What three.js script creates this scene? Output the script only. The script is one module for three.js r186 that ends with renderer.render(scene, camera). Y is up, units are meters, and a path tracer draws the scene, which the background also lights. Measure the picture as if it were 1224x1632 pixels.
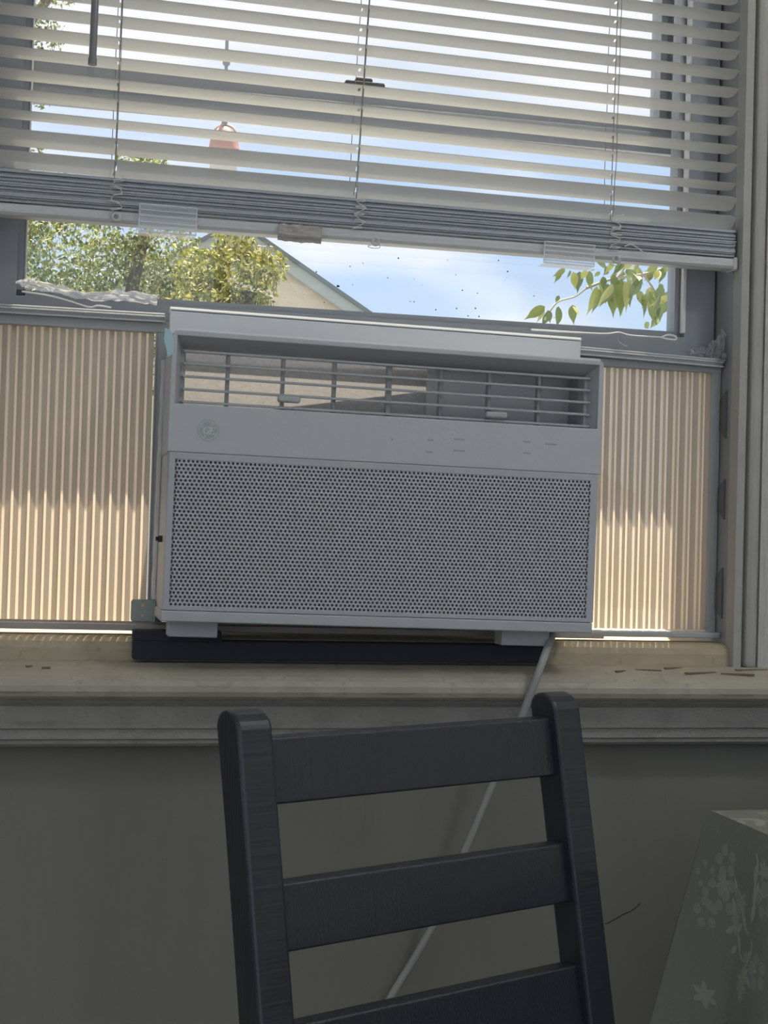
import * as THREE from 'three';
import { RoundedBoxGeometry } from 'three/addons/geometries/RoundedBoxGeometry.js';
import { mergeGeometries } from 'three/addons/utils/BufferGeometryUtils.js';
import { ImprovedNoise } from 'three/addons/math/ImprovedNoise.js';
import { RectAreaLightUniformsLib } from 'three/addons/lights/RectAreaLightUniformsLib.js';

// ---------------------------------------------------------------- camera, sky, sun, exposure
const scene = new THREE.Scene();
const F = 2300 / 1632;                                   // focal length in image heights
const camera = new THREE.PerspectiveCamera(2 * Math.atan(0.5 / F) * 180 / Math.PI, 1224 / 1632, 0.05, 300);
camera.position.set(-0.3933, 1.0501, 1.8186);
camera.rotation.set(0.02058, -0.22273, 0.02812, 'YXZ');
scene.add(camera);
const renderer = new THREE.WebGLRenderer({ antialias: true });
renderer.toneMapping = THREE.LinearToneMapping;
renderer.toneMappingExposure = 1.0;
renderer.shadowMap.enabled = true;
RectAreaLightUniformsLib.init();

const noise = new ImprovedNoise();
const fbm = (x, y, z, n = 4) => { let s = 0, a = 0.5, f = 1; for (let i = 0; i < n; i++) { s += a * noise.noise(x * f, y * f, z * f); a *= 0.5; f *= 2.03; } return s; };
const sstep = (x, a, b) => { const t = Math.min(1, Math.max(0, (x - a) / (b - a))); return t * t * (3 - 2 * t); };
{ // summer sky: blue air, paler towards the horizon, broken white cloud
  const W = 1024, H = 512, d = new Float32Array(W * H * 4);
  for (let r = 0; r < H; r++) {
    const up = ((r + 0.5) / H - 0.5) * Math.PI, y = Math.sin(up);
    for (let c = 0; c < W; c++) {
      const a = ((c + 0.5) / W - 0.5) * 2 * Math.PI, x = Math.cos(a) * Math.cos(up), z = Math.sin(a) * Math.cos(up);
      const e = Math.max(0, y), air = Math.pow(1 - e, 3.2);
      let col = [0.34 + 0.44 * air, 0.58 + 0.32 * air, 0.94 + 0.1 * air];
      const k = 1 / (e + 0.16), n = fbm(x * k * 1.5 + 3.1, z * k * 1.5 + 7.7, 0.6, 5) + 0.5 * fbm(x * 6, y * 22, z * 6, 4);
      const cloud = sstep(n, 0.0, 0.42) * sstep(e, 0.02, 0.12), high = sstep(e, 0.235, 0.31) * 0.75;
      const m = Math.min(1, Math.max(cloud * 0.8, high * (0.55 + 0.9 * sstep(n, -0.35, 0.2))));
      const w = [1.05, 1.07, 1.1];
      for (let i = 0; i < 3; i++) d[(r * W + c) * 4 + i] = y < 0 ? [0.30, 0.32, 0.30][i] : col[i] * (1 - m) + w[i] * m;
      d[(r * W + c) * 4 + 3] = 1;
    }
  }
  const t = new THREE.DataTexture(d, W, H, THREE.RGBAFormat, THREE.FloatType);
  t.mapping = THREE.EquirectangularReflectionMapping; t.magFilter = THREE.LinearFilter; t.needsUpdate = true;
  scene.background = t;
}
const sun = new THREE.DirectionalLight(new THREE.Color(1, 0.88, 0.68), 14);
sun.position.set(0.404 * 8, 3.58 * 8, -8); sun.target.position.set(0, 0, 0);
sun.castShadow = true; sun.shadow.mapSize.set(4096, 4096);
Object.assign(sun.shadow.camera, { left: -8, right: 8, top: 8, bottom: -8, near: 1, far: 60 });
scene.add(sun, sun.target);

// ---------------------------------------------------------------- helpers
let seed = 11;
const rnd = () => { seed = (seed * 1664525 + 1013904223) % 4294967296; return seed / 4294967296; };
const rr = (a, b) => a + (b - a) * rnd();
const taken = {};
function numbered(n) { const k = taken[n] || 0; taken[n] = k + 1; return k ? n + '_' + String(k).padStart(3, '0') : n; }
function shade(o) { o.castShadow = o.receiveShadow = true; return o; }
function tag(o, label, category, group, kind) { if (label) o.userData.label = label; if (category) o.userData.category = category; if (group) o.userData.group = group; if (kind) o.userData.kind = kind; return o; }
function thing(name, pos = [0, 0, 0], turn = 0) { const g = new THREE.Group(); g.name = numbered(name); g.position.set(...pos); g.rotation.y = turn; scene.add(g); return g; }
function mesh(name, geo, mat, parent = scene) {
  if (Array.isArray(geo)) geo = geo.length > 1 ? mergeGeometries(geo.map((g) => { const q = g.index ? g.toNonIndexed() : g; for (const k of Object.keys(q.attributes)) if (!['position', 'normal', 'uv'].includes(k)) q.deleteAttribute(k); return q; })) : geo[0];
  const m = shade(new THREE.Mesh(geo, mat)); m.name = parent === scene ? numbered(name) : name; parent.add(m); return m;
}
const tr = (g, x, y, z, rx = 0, ry = 0, rz = 0) => { if (rx) g.rotateX(rx); if (ry) g.rotateY(ry); if (rz) g.rotateZ(rz); return g.translate(x, y, z); };
const bx = (x0, x1, y0, y1, z0, z1) => new THREE.BoxGeometry(x1 - x0, y1 - y0, z1 - z0).translate((x0 + x1) / 2, (y0 + y1) / 2, (z0 + z1) / 2);
const rb = (x0, x1, y0, y1, z0, z1, r = 0.002, s = 3) => new RoundedBoxGeometry(x1 - x0, y1 - y0, z1 - z0, s, r).translate((x0 + x1) / 2, (y0 + y1) / 2, (z0 + z1) / 2);
const V = (p) => new THREE.Vector3(...p);
const tube = (pts, r, seg = 40, rad = 6) => new THREE.TubeGeometry(new THREE.CatmullRomCurve3(pts.map(V)), seg, r, rad);
const cyl = (x, y, z, r, h, s = 16, rx = 0, rz = 0) => tr(new THREE.CylinderGeometry(r, r, h, s), x, y, z, rx, 0, rz);
function prism(pts, depth, bevel = 0) { // outline in x,y extruded along +z
  const s = new THREE.Shape(pts.map((p) => new THREE.Vector2(...p)));
  return new THREE.ExtrudeGeometry(s, { depth, bevelEnabled: bevel > 0, bevelSize: bevel, bevelThickness: bevel, bevelSegments: 2, curveSegments: 8 });
}
const profileX = (pts, x0, x1) => prism(pts.map(([z, y]) => [-z, y]), x1 - x0).rotateY(Math.PI / 2).translate(x0, 0, 0); // outline in (z,y) run along x
const std = (c, r = 0.7, o = {}) => new THREE.MeshStandardMaterial({ color: new THREE.Color().setRGB(...c), roughness: r, ...o });
const phys = (c, r = 0.5, o = {}) => new THREE.MeshPhysicalMaterial({ color: new THREE.Color().setRGB(...c), roughness: r, ...o });
function tex(n, fn, repeat = 1, srgb = false) { // n x n computed texture, fn(u,v) -> [r,g,b] in 0..1
  const d = new Uint8Array(n * n * 4);
  for (let y = 0; y < n; y++) for (let x = 0; x < n; x++) { const c = fn(x / n, y / n), i = (y * n + x) * 4; for (let k = 0; k < 3; k++) d[i + k] = Math.max(0, Math.min(255, c[k] * 255)); d[i + 3] = 255; }
  const t = new THREE.DataTexture(d, n, n, THREE.RGBAFormat); t.magFilter = THREE.LinearFilter; t.wrapS = t.wrapT = THREE.RepeatWrapping; t.repeat.set(repeat, repeat); if (srgb) t.colorSpace = THREE.SRGBColorSpace; t.needsUpdate = true; return t;
}
const tn = (u, v, f, n = 4, s = 0) => fbm(Math.sin(u * 6.2832) * f, Math.cos(u * 6.2832) * f + s, Math.sin(v * 6.2832) * f + Math.cos(v * 6.2832) * f * 0.37, n);

// ---------------------------------------------------------------- materials
const bumpFine = tex(256, (u, v) => { const k = 0.5 + 0.6 * tn(u, v, 6) + 0.25 * (rnd() - 0.5); return [k, k, k]; }, 6);
const wallTone = tex(256, (u, v) => { const k = 0.9 + 0.16 * tn(u, v, 1.6, 5, 2); return [k, k, k * 0.985]; }, 0.7);
const paintTone = tex(512, (u, v) => { const k = 0.88 + 0.25 * tn(u, v, 3, 5, 5) - 0.12 * sstep(tn(u, v, 7, 3, 9), 0.24, 0.3); return [k, k * 0.985, k * 0.95]; }, 2.2);
const grain = tex(256, (u, v) => { const k = 0.5 + 0.35 * noise.noise(u * 90, v * 3, 1) + 0.3 * noise.noise(u * 37, v * 2, 4); return [k, k, k]; }, 4);
const foamTone = tex(256, (u, v) => { const k = 0.9 + 0.22 * tn(u, v, 9, 4, 3) + 0.08 * (rnd() - 0.5); return [k, k * 0.985, k * 0.97]; }, 5);
const M = {
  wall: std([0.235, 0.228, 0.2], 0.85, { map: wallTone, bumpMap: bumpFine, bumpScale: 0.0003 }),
  trim: std([0.38, 0.37, 0.345], 0.5, { map: paintTone, bumpMap: bumpFine, bumpScale: 0.001 }),
  stool: std([0.46, 0.43, 0.36], 0.6, { map: paintTone, bumpMap: paintTone, bumpScale: 0.002 }),
  casing: std([0.74, 0.74, 0.71], 0.5, { map: paintTone, bumpMap: bumpFine, bumpScale: 0.001 }),
  ceiling: std([0.85, 0.85, 0.84], 0.9), bounce_wall: std([0.78, 0.79, 0.79], 0.9), floor: std([0.42, 0.36, 0.29], 0.5),  // unseen walls and floor made pale to bounce light into the room
  sash: std([0.275, 0.295, 0.325], 0.42), sashLip: std([0.7, 0.7, 0.68], 0.4), jamb: std([0.26, 0.275, 0.285], 0.5), slot: std([0.13, 0.135, 0.145], 0.6),  // window frame greys lightened to stand in for lens haze
  glass: phys([1, 1, 1], 0, { transmission: 1, thickness: 0, ior: 1.45 }),
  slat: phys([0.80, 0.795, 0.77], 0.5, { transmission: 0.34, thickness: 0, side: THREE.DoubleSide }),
  vinyl: std([0.54, 0.55, 0.56], 0.45), shadedStackSlat: std([0.40, 0.43, 0.475], 0.5), cord: std([0.25, 0.25, 0.245], 0.7), loose_cord: std([0.72, 0.71, 0.68], 0.7), wand: phys([0.24, 0.25, 0.26], 0.25, { transmission: 0.2, thickness: 0 }),  // piled slats darkened for shade; hanging cords a darker copy against the sky
  clear: phys([0.95, 0.96, 0.97], 0.08, { transmission: 0.88, thickness: 0, ior: 1.5 }), clearRib: phys([0.95, 0.96, 0.97], 0.35, { transmission: 0.55, thickness: 0 }),
  film: phys([0.97, 0.97, 0.98], 0.7, { transmission: 0.7, thickness: 0, side: THREE.DoubleSide }),
  tape: std([0.30, 0.27, 0.23], 0.35),
  ac: std([0.47, 0.49, 0.515], 0.42, { bumpMap: bumpFine, bumpScale: 0.0002 }), acBar: std([0.40, 0.415, 0.43], 0.45), acDark: std([0.045, 0.048, 0.052], 0.8), filter: std([0.24, 0.25, 0.265], 0.9), edgeGlow: phys([0.95, 0.96, 0.97], 0.9, { transmission: 0.75, thickness: 0, side: THREE.DoubleSide }), foam: phys([0.93, 0.92, 0.93], 0.95, { map: foamTone, transmission: 0.3, thickness: 0, side: THREE.DoubleSide }),
  mark: std([0.35, 0.365, 0.385], 0.5), rail: std([0.70, 0.72, 0.74], 0.4), metal: std([0.30, 0.33, 0.30], 0.4, { metalness: 0.7 }),
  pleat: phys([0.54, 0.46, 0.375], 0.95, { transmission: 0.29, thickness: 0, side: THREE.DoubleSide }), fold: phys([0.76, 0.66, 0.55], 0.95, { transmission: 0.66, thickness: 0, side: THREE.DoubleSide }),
  curtainFrame: std([0.42, 0.43, 0.44], 0.5), bottomTrack: std([0.40, 0.36, 0.33], 0.5),
  foamStrip: std([0.035, 0.036, 0.05], 0.95), blueTape: std([0.42, 0.6, 0.68], 0.5), white: std([0.8, 0.8, 0.8], 0.5),
  chair: phys([0.017, 0.021, 0.029], 0.38, { clearcoat: 0.35, clearcoatRoughness: 0.16, bumpMap: grain, bumpScale: 0.0006 }),
  bark: std([0.18, 0.14, 0.1], 0.9), leaf: phys([0.30, 0.36, 0.11], 0.7, { transmission: 0.5, thickness: 0, side: THREE.DoubleSide }),
};

// ---------------------------------------------------------------- the setting: room
const JX = 0.501, SILL = 0.935, HEAD = 2.45, WT = 0.2;   // window opening in the wall
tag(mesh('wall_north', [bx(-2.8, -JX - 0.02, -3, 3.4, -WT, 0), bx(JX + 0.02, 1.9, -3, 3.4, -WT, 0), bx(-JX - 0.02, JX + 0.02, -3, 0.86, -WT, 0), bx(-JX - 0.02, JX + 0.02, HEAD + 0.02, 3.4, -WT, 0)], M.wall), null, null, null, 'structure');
const wallN = scene.getObjectByName('wall_north');
mesh('crack', tube([[0.337, 0.549, 0], [0.352, 0.556, 0.0006], [0.362, 0.561, 0], [0.374, 0.566, 0.0006], [0.386, 0.575, 0]], 0.0007, 24, 5), M.acDark, wallN);
mesh('crack', tube([[-0.5, 0.507, 0], [-0.48, 0.503, 0.0005], [-0.455, 0.5, 0]], 0.0006, 16, 5), M.acDark, wallN);
tag(mesh('wall_east', bx(1.7, 1.9, -0.2, 2.8, 0, 3.8), M.bounce_wall), null, null, null, 'structure');
tag(mesh('wall_west', [bx(-2.8, -2.6, -0.2, 2.8, 0, 0.9), bx(-2.8, -2.6, -0.2, 2.8, 3.2, 3.8), bx(-2.8, -2.6, -0.2, 0.5, 0.9, 3.2), bx(-2.8, -2.6, 2.45, 2.8, 0.9, 3.2)], M.bounce_wall), null, null, null, 'structure');
tag(mesh('wall_south', [bx(-2.6, -2.4, 0, 2.6, 3.6, 3.8), bx(1.5, 1.7, 0, 2.6, 3.6, 3.8), bx(-2.4, 1.5, 0, 0.4, 3.6, 3.8), bx(-2.4, 1.5, 2.45, 2.6, 3.6, 3.8)], M.bounce_wall), null, null, null, 'structure');
tag(mesh('floor', bx(-2.6, 1.7, -0.2, 0, 0, 3.8), M.floor), null, null, null, 'structure');
tag(mesh('ceiling', bx(-2.6, 1.7, 2.6, 2.8, 0, 3.8), M.ceiling), null, null, null, 'structure');
{ // added window in the wall behind the camera, lets in frontal fill light
  const w = tag(thing('added_window_2', [-0.45, 0.4, 3.7]), null, null, null, 'structure');
  const bars = [bx(-1.95, 1.95, 0, 0.06, -0.04, 0.04), bx(-1.95, 1.95, 1.99, 2.05, -0.04, 0.04)];
  for (const x of [-1.92, -0.66, 0.66, 1.92]) bars.push(bx(x - 0.03, x + 0.03, 0.06, 1.99, -0.035, 0.035));
  mesh('window_frame', bars, M.casing, w);
  for (const x of [-1.29, 0, 1.29]) mesh('pane', bx(x - 0.6, x + 0.6, 0.06, 1.99, -0.002, 0.002), M.glass, w);
}
{ // added window in the west wall, out of view, gives side fill light
  const w = tag(thing('added_window_3', [-2.7, 0.5, 2.05]), null, null, null, 'structure');
  mesh('window_frame', [bx(-0.04, 0.04, 0, 0.06, -1.15, 1.15), bx(-0.04, 0.04, 1.89, 1.95, -1.15, 1.15), bx(-0.035, 0.035, 0.06, 1.89, -1.15, -1.09), bx(-0.035, 0.035, 0.06, 1.89, -0.03, 0.03), bx(-0.035, 0.035, 0.06, 1.89, 1.09, 1.15)], M.casing, w);
  for (const z of [-0.56, 0.56]) mesh('pane', bx(-0.002, 0.002, 0.06, 1.89, z - 0.53, z + 0.53), M.glass, w);
}
{ // added ceiling lamp, out of view, fills the room with light
  const l = tag(thing('fill_ceiling_lamp', [0.95, 2.6, 1.3]), 'added round white ceiling lamp with a glass bowl, out of view, filling the room with light', 'lamp');
  mesh('fill_lamp_base', cyl(0, -0.015, 0, 0.09, 0.03, 32), M.white, l);
  mesh('fill_lamp_bowl', new THREE.LatheGeometry([[0.001, -0.11], [0.06, -0.104], [0.11, -0.085], [0.14, -0.055], [0.145, -0.03], [0.09, -0.03]].map((p) => new THREE.Vector2(...p)), 40), std([0.9, 0.9, 0.88], 0.4, { emissive: new THREE.Color(1, 0.98, 0.95), emissiveIntensity: 1.5 }), l);
  const p = new THREE.PointLight(new THREE.Color(0.97, 0.98, 1), 1.8); p.position.set(0, -0.06, 0); p.shadow.radius = 5; p.castShadow = true; l.add(p);
}
// right and left casings, stool, apron, riser under the opening
for (const s of [1, -1]) {
  const c = [bx(0, 0.011, 0, 1, 0, 0.024), bx(0.011, 0.016, 0, 1, 0, 0.016), rb(0.016, 0.032, 0, 1, 0, 0.03, 0.006), bx(0.032, 0.037, 0, 1, 0, 0.018), bx(0.037, 0.105, 0, 1, 0, 0.022), rb(0.105, 0.13, 0, 1, 0, 0.038, 0.006)];
  const o = tag(mesh('trim_' + (s > 0 ? 1 : 2), c, M.casing), s > 0 ? 'grey-white painted moulded casing on the right of the window' : 'grey-white painted moulded casing on the left of the window', null, null, 'structure');
  o.scale.set(s, HEAD - 0.89, 1); o.position.set(s * JX, 0.893, 0);
  if (s < 0) { o.scale.set(1, HEAD - 0.89, 1); o.rotation.y = 0; o.geometry.scale(-1, 1, 1); const ix = o.geometry.attributes; for (let i = 0; i < ix.position.count; i += 3) for (const k of ['position', 'normal', 'uv']) { const a = ix[k], t = []; for (let j = 0; j < a.itemSize; j++) { t[j] = a.array[(i + 1) * a.itemSize + j]; a.array[(i + 1) * a.itemSize + j] = a.array[(i + 2) * a.itemSize + j]; a.array[(i + 2) * a.itemSize + j] = t[j]; } } }
}
tag(mesh('trim_3', profileX([[-0.06, 0.85], [0.072, 0.854], [0.079, 0.858], [0.082, 0.864], [0.082, 0.871], [0.079, 0.877], [0.073, 0.882], [0.064, 0.886], [0.05, 0.890], [0.03, 0.894], [-0.06, 0.8975]], -0.66, 0.66), M.stool), 'worn cream-painted window sill board with a rounded front edge', null, null, 'structure');
const stool = scene.getObjectByName('trim_3');
for (const [x, z, l, a] of [[0.44, 0.055, 0.05, 0.2], [0.37, 0.045, 0.035, -0.15], [0.41, 0.035, 0.03, 0.3], [0.49, 0.06, 0.045, -0.2], [0.33, 0.05, 0.02, 0.5], [0.52, 0.04, 0.05, 0.1], [-0.42, 0.05, 0.008, 0.4], [-0.40, 0.055, 0.01, 0]]) mesh('paint_flake', tr(new RoundedBoxGeometry(l, 0.0016, 0.005, 1, 0.0007), x, 0.8942 - (z - 0.03) * 0.2, z, 0.2, a, 0), M.bark, stool);
tag(mesh('trim_4', profileX([[0, 0.856], [0.06, 0.856], [0.062, 0.85], [0.056, 0.846], [0.05, 0.843], [0.048, 0.824], [0.051, 0.8205], [0.050, 0.8165], [0.045, 0.8145], [0.044, 0.803], [0.038, 0.801], [0.040, 0.797], [0.034, 0.793], [0.02, 0.7905], [0, 0.79]], -0.64, 0.64), M.trim), 'stepped moulding under the window sill', null, null, 'structure');
tag(mesh('trim_5', profileX([[-0.26, 0.86], [0.012, 0.86], [0.012, 0.910], [0.009, 0.918], [0.002, 0.9225], [-0.010, 0.9245], [-0.26, 0.9245]], -JX, JX), std([0.50, 0.43, 0.31], 0.7, { map: paintTone })), 'cream-painted strip standing on the back of the sill', null, null, 'structure');

// ---------------------------------------------------------------- the window itself
{
  const w = tag(thing('window_1'), null, null, null, 'structure');
  mesh('jamb', [bx(JX, JX + 0.02, 0.86, HEAD + 0.02, -WT, 0), bx(-JX - 0.02, -JX, 0.86, HEAD + 0.02, -WT, 0), bx(-JX, JX, HEAD, HEAD + 0.02, -WT, 0)], M.jamb, w);
  for (const [y0, y1] of [[1.205, 1.271], [1.094, 1.149], [0.958, 1.0275]]) mesh('jamb_slot', prism([[0, y0 + 0.012], [0.018, y0], [0.018, y1], [0, y1 - 0.012]].map(([z, y]) => [z, y]), 0.004).rotateY(-Math.PI / 2).translate(JX + 0.001, 0, -0.028), M.slot, w);
  // lower sash, raised on top of the air conditioner
  const L = mesh('lower_sash', [bx(-JX + 0.004, -0.452, 1.318, 2.02, -0.10, -0.05), bx(0.452, JX - 0.004, 1.318, 2.02, -0.10, -0.05), bx(-0.452, 0.452, 1.318, 1.347, -0.10, -0.05), bx(-0.452, 0.452, 1.98, 2.02, -0.10, -0.05)], M.sash, w);
  mesh('glazing_bead', [bx(-0.452, -0.4415, 1.347, 1.98, -0.084, -0.058), bx(0.4405, 0.452, 1.347, 1.98, -0.084, -0.058), bx(-0.452, 0.452, 1.347, 1.3555, -0.084, -0.058)], M.sash, L);
  mesh('bead_lip', [rb(0.4475, 0.4535, 1.352, 1.98, -0.056, -0.047, 0.002), rb(-0.443, -0.4405, 1.356, 1.98, -0.062, -0.055, 0.001)], M.sashLip, L);
  mesh('pane', bx(-0.441, 0.441, 1.355, 1.98, -0.074, -0.071), M.glass, L);
  const specks = [];
  for (let i = 0; i < 34; i++) { const x = i < 12 ? rr(0.03, 0.16) : i < 22 ? rr(-0.1, 0.3) : rr(-0.42, 0.42), y = i < 12 ? rr(1.36, 1.41) : rr(1.36, 1.44); specks.push(new THREE.SphereGeometry(rr(0.0004, 0.0011), 6, 5).scale(1, 1, 0.4).translate(x, y, -0.0705)); }
  specks.push(new THREE.SphereGeometry(0.0017, 8, 6).scale(1.3, 0.9, 0.4).translate(-0.037, 1.3895, -0.0705));
  tag(mesh('dirt_specks', specks, M.acDark, L), null, null, null, 'stuff');
  // upper sash, outside the lower one
  const U = mesh('upper_sash', [bx(-JX + 0.004, -0.452, 1.618, 2.43, -0.16, -0.115), bx(0.4375, 0.4475, 1.675, 2.43, -0.155, -0.12), bx(0.4475, 0.456, 1.675, 2.43, -0.148, -0.127), bx(0.456, 0.4605, 1.675, 2.43, -0.155, -0.12), bx(0.4605, 0.476, 1.675, 2.43, -0.148, -0.127), bx(0.476, JX - 0.004, 1.618, 2.43, -0.16, -0.115), bx(-0.452, 0.476, 1.622, 1.64, -0.16, -0.12), rb(-0.452, 0.476, 1.638, 1.652, -0.16, -0.113, 0.004), bx(-0.452, 0.476, 1.65, 1.673, -0.16, -0.12), bx(-0.452, 0.476, 2.39, 2.43, -0.16, -0.115)], M.sash, w);
  mesh('pane', bx(-0.452, 0.4375, 1.672, 2.39, -0.142, -0.139), M.glass, U);
  mesh('sash_lock', [rb(-0.027, 0.029, 1.673, 1.682, -0.135, -0.112, 0.003), rb(-0.012, 0.012, 1.678, 1.688, -0.132, -0.115, 0.003)], M.acDark, U);
}

// ---------------------------------------------------------------- the blind
{
  const B = tag(thing('window_blind', [0, 0, 0]), 'white horizontal slat blind hanging half lowered in the window', 'blind');
  const HW = 0.4975, ladders = [-0.336, -0.03, 0.319];
  function slatGeo(w) { // crowned strip with rounded ends and a cord hole at every ladder
    const xs = new Set(); for (let i = 0; i <= 40; i++) xs.add(-HW + (2 * HW * i) / 40);
    for (let i = 1; i < 7; i++) { const e = 0.012 * (1 - Math.cos((i / 7) * 1.5708)); xs.add(-HW + e); xs.add(HW - e); }
    for (const l of ladders) { xs.add(l - 0.0016); xs.add(l + 0.0016); }
    const X = [...xs].sort((a, b) => a - b), T = [-0.5, -0.34, -0.14, 0.14, 0.34, 0.5], pos = [], idx = [], n = T.length;
    for (const top of [0, 1]) for (const x of X) {
      const e = Math.min(1, (HW - Math.abs(x)) / 0.012), k = e >= 1 ? 1 : 0.45 + 0.55 * Math.sqrt(1 - (1 - e) ** 2);
      for (const t of T) { const z = t < 0 ? t * k : t * (0.5 + 0.5 * k) ; pos.push(x, 0.0009 * (1 - 4 * z * z) + (top ? 0.0003 : -0.0003), z * w); }
    }
    const off = X.length * n;
    for (let i = 0; i < X.length - 1; i++) for (let j = 0; j < n - 1; j++) {
      if (j === 2 && ladders.some((l) => Math.abs((X[i] + X[i + 1]) / 2 - l) < 0.0012)) continue;
      const a = i * n + j, b = a + n; idx.push(a, b, a + 1, a + 1, b, b + 1); idx.push(off + a, off + a + 1, off + b, off + a + 1, off + b + 1, off + b);
    }
    for (let i = 0; i < X.length - 1; i++) for (const j of [0, n - 1]) { const a = i * n + j, b = a + n; if (j) idx.push(a, b, off + a, b, off + b, off + a); else idx.push(a, off + a, b, b, off + a, off + b); }
    const g = new THREE.BufferGeometry(); g.setAttribute('position', new THREE.Float32BufferAttribute(pos, 3)); g.setIndex(idx); g.computeVertexNormals(); return g;
  }
  const SW = 0.0245, sg = slatGeo(SW), edge = [1.5113, 1.5375, 1.5578, 1.5842, 1.6087, 1.6356, 1.6616, 1.688, 1.7135, 1.7399, 1.7653, 1.7908, 1.8163, 1.8418, 1.8673, 1.8928, 1.9183, 1.9438, 1.9693, 1.9948];
  const tilt = [46, 43, 12, 16, 16, 17, 17, 16, 16, 16, 15, 15, 15, 15, 15, 15, 15, 15, 15, 15];
  edge.forEach((y, i) => { const t = (tilt[i] + rr(-1, 1)) * Math.PI / 180, s = mesh('slat', sg, M.slat, B); s.rotation.set(-t, 0, -0.0125 + rr(-0.001, 0.001)); s.position.set(0, y - Math.sin(t) * SW / 2, rr(-0.0006, 0.0006)); });
  for (let i = 0; i < 19; i++) { const s = mesh('slat', sg, M.shadedStackSlat, B); s.scale.y = 3.9; s.position.set(rr(-0.0015, 0.0015), 1.4512 + i * 0.00198, rr(-0.0012, 0.0012)); s.rotation.set(-0.02 - i * 0.004 + rr(-0.01, 0.01), 0, -0.00018 * i); }
  mesh('bottom_rail', [rb(-HW - 0.001, HW + 0.001, 1.4345, 1.4495, -0.0125, 0.0125, 0.004), rb(-HW, HW, 1.4375, 1.441, 0.008, 0.0135, 0.001)], M.vinyl, B);
  for (const s of [-1, 1]) mesh('rail_cap', rb(s > 0 ? HW - 0.004 : -HW - 0.003, s > 0 ? HW + 0.003 : -HW + 0.004, 1.433, 1.451, -0.0135, 0.0145, 0.003), M.vinyl, B);
  mesh('headrail', rb(-HW, HW, 2.015, 2.05, -0.02, 0.02, 0.003), M.vinyl, B);
  ladders.forEach((x, k) => {
    const lean = k === 1 ? 0.016 : 0.004, xa = (y) => x + (y - 1.6) * (lean / 0.2) * 0.5;
    for (const [dz, dx] of [[0.0142, 0.001], [-0.0142, -0.004]]) { const p = []; for (let y = 2.02; y > 1.496; y -= 0.0255) p.push([xa(y) + dx + rr(-0.0004, 0.0004), y, dz * (y < 1.55 ? 0.8 : 1)]); p.push([xa(1.49) + dx - 0.003, 1.492, dz]); mesh('ladder_cord', tube(p, 0.00055, 90, 5), M.cord, B); }
    const lp = []; for (let y = 2.02; y > 1.44; y -= 0.0255) lp.push([xa(y) + (k === 1 ? 0.004 : 0.0) , y, 0.003]); mesh('lift_cord', tube(lp, 0.0007, 90, 5), M.cord, B);
    const q = []; for (let i = 0; i < 26; i++) { const t = i / 25; q.push([x + 0.004 + Math.sin(i * 1.9 + k) * 0.010 * (0.6 + 0.4 * rnd()) - 0.004 * t, 1.492 - 0.045 * t + Math.cos(i * 1.3) * 0.003, 0.0155 + 0.003 * rnd()]); }
    mesh('cord_tangle', tube(q, 0.0006, 200, 5), M.loose_cord, B);
    const rx = [-0.334, -0.0063, 0.3225][k], ry = [1.441, 1.4345, 1.435][k];
    mesh('cord_button', [tr(new THREE.TorusGeometry(0.0045, 0.0018, 8, 20), rx, ry, 0.0165), tube([[rx - 0.003, ry - 0.004, 0.016], [rx - 0.010, ry - 0.007, 0.017], [rx - 0.004, ry - 0.009, 0.018], [rx + 0.006, ry - 0.007, 0.017], [rx + 0.004, ry - 0.002, 0.016]], 0.0005, 24, 5)], M.vinyl, B);
  });
  mesh('cord_end', tube([[0.334, 1.453, 0.016], [0.342, 1.456, 0.018], [0.352, 1.451, 0.019], [0.364, 1.444, 0.018]], 0.0009, 24, 5), M.loose_cord, B);
  mesh('ladder_tail', tube([[0.492, 1.43, 0.012], [0.493, 1.42, 0.013], [0.4915, 1.408, 0.013]], 0.0006, 12, 5), M.cord, B);
  const wd = mesh('tilt_wand', tube([[-0.3678, 2.01, 0.024], [-0.3677, 1.72, 0.026], [-0.3687, 1.6255, 0.026]], 0.0046, 20, 6), M.wand, B);
  mesh('wand_tip', cyl(-0.3687, 1.627, 0.026, 0.0054, 0.008, 12), M.wand, wd);
}
// clips and tape on the blind's bottom rail
function clip(x0, x1, y0, y1, rot, label) {
  const c = thing('rail_clip', [(x0 + x1) / 2, (y0 + y1) / 2, 0.0175]); tag(c, label, 'clip'); c.rotation.z = rot;
  const w = (x1 - x0) / 2, h = (y1 - y0) / 2;
  mesh('clip_plate', [rb(-w, w, -h, h, 0, 0.0016, 0.0007), rb(-w, w, -h - 0.001, -h + 0.001, -0.022, 0.0016, 0.0007)], M.clear, c);
  for (const f of [-0.98, -0.72, -0.3, 0.12, 0.55, 0.94]) mesh('rib', rb(-w, w, f * h - 0.0009, f * h + 0.0009, 0.001, 0.0034, 0.0008), M.clearRib, c);
  for (const s of [-1, 1]) mesh('clip_edge', rb(s * w - 0.0007, s * w + 0.0007, -h, h, 0, 0.0024, 0.0006), M.clearRib, c);
}
clip(-0.306, -0.2355, 1.4245, 1.4595, -0.01, 'clear ribbed plastic clip on the blind rail before the leafy tree');
clip(0.2205, 0.2905, 1.4225, 1.4515, -0.012, 'clear ribbed plastic clip on the blind rail above the hanging leaves');
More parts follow.
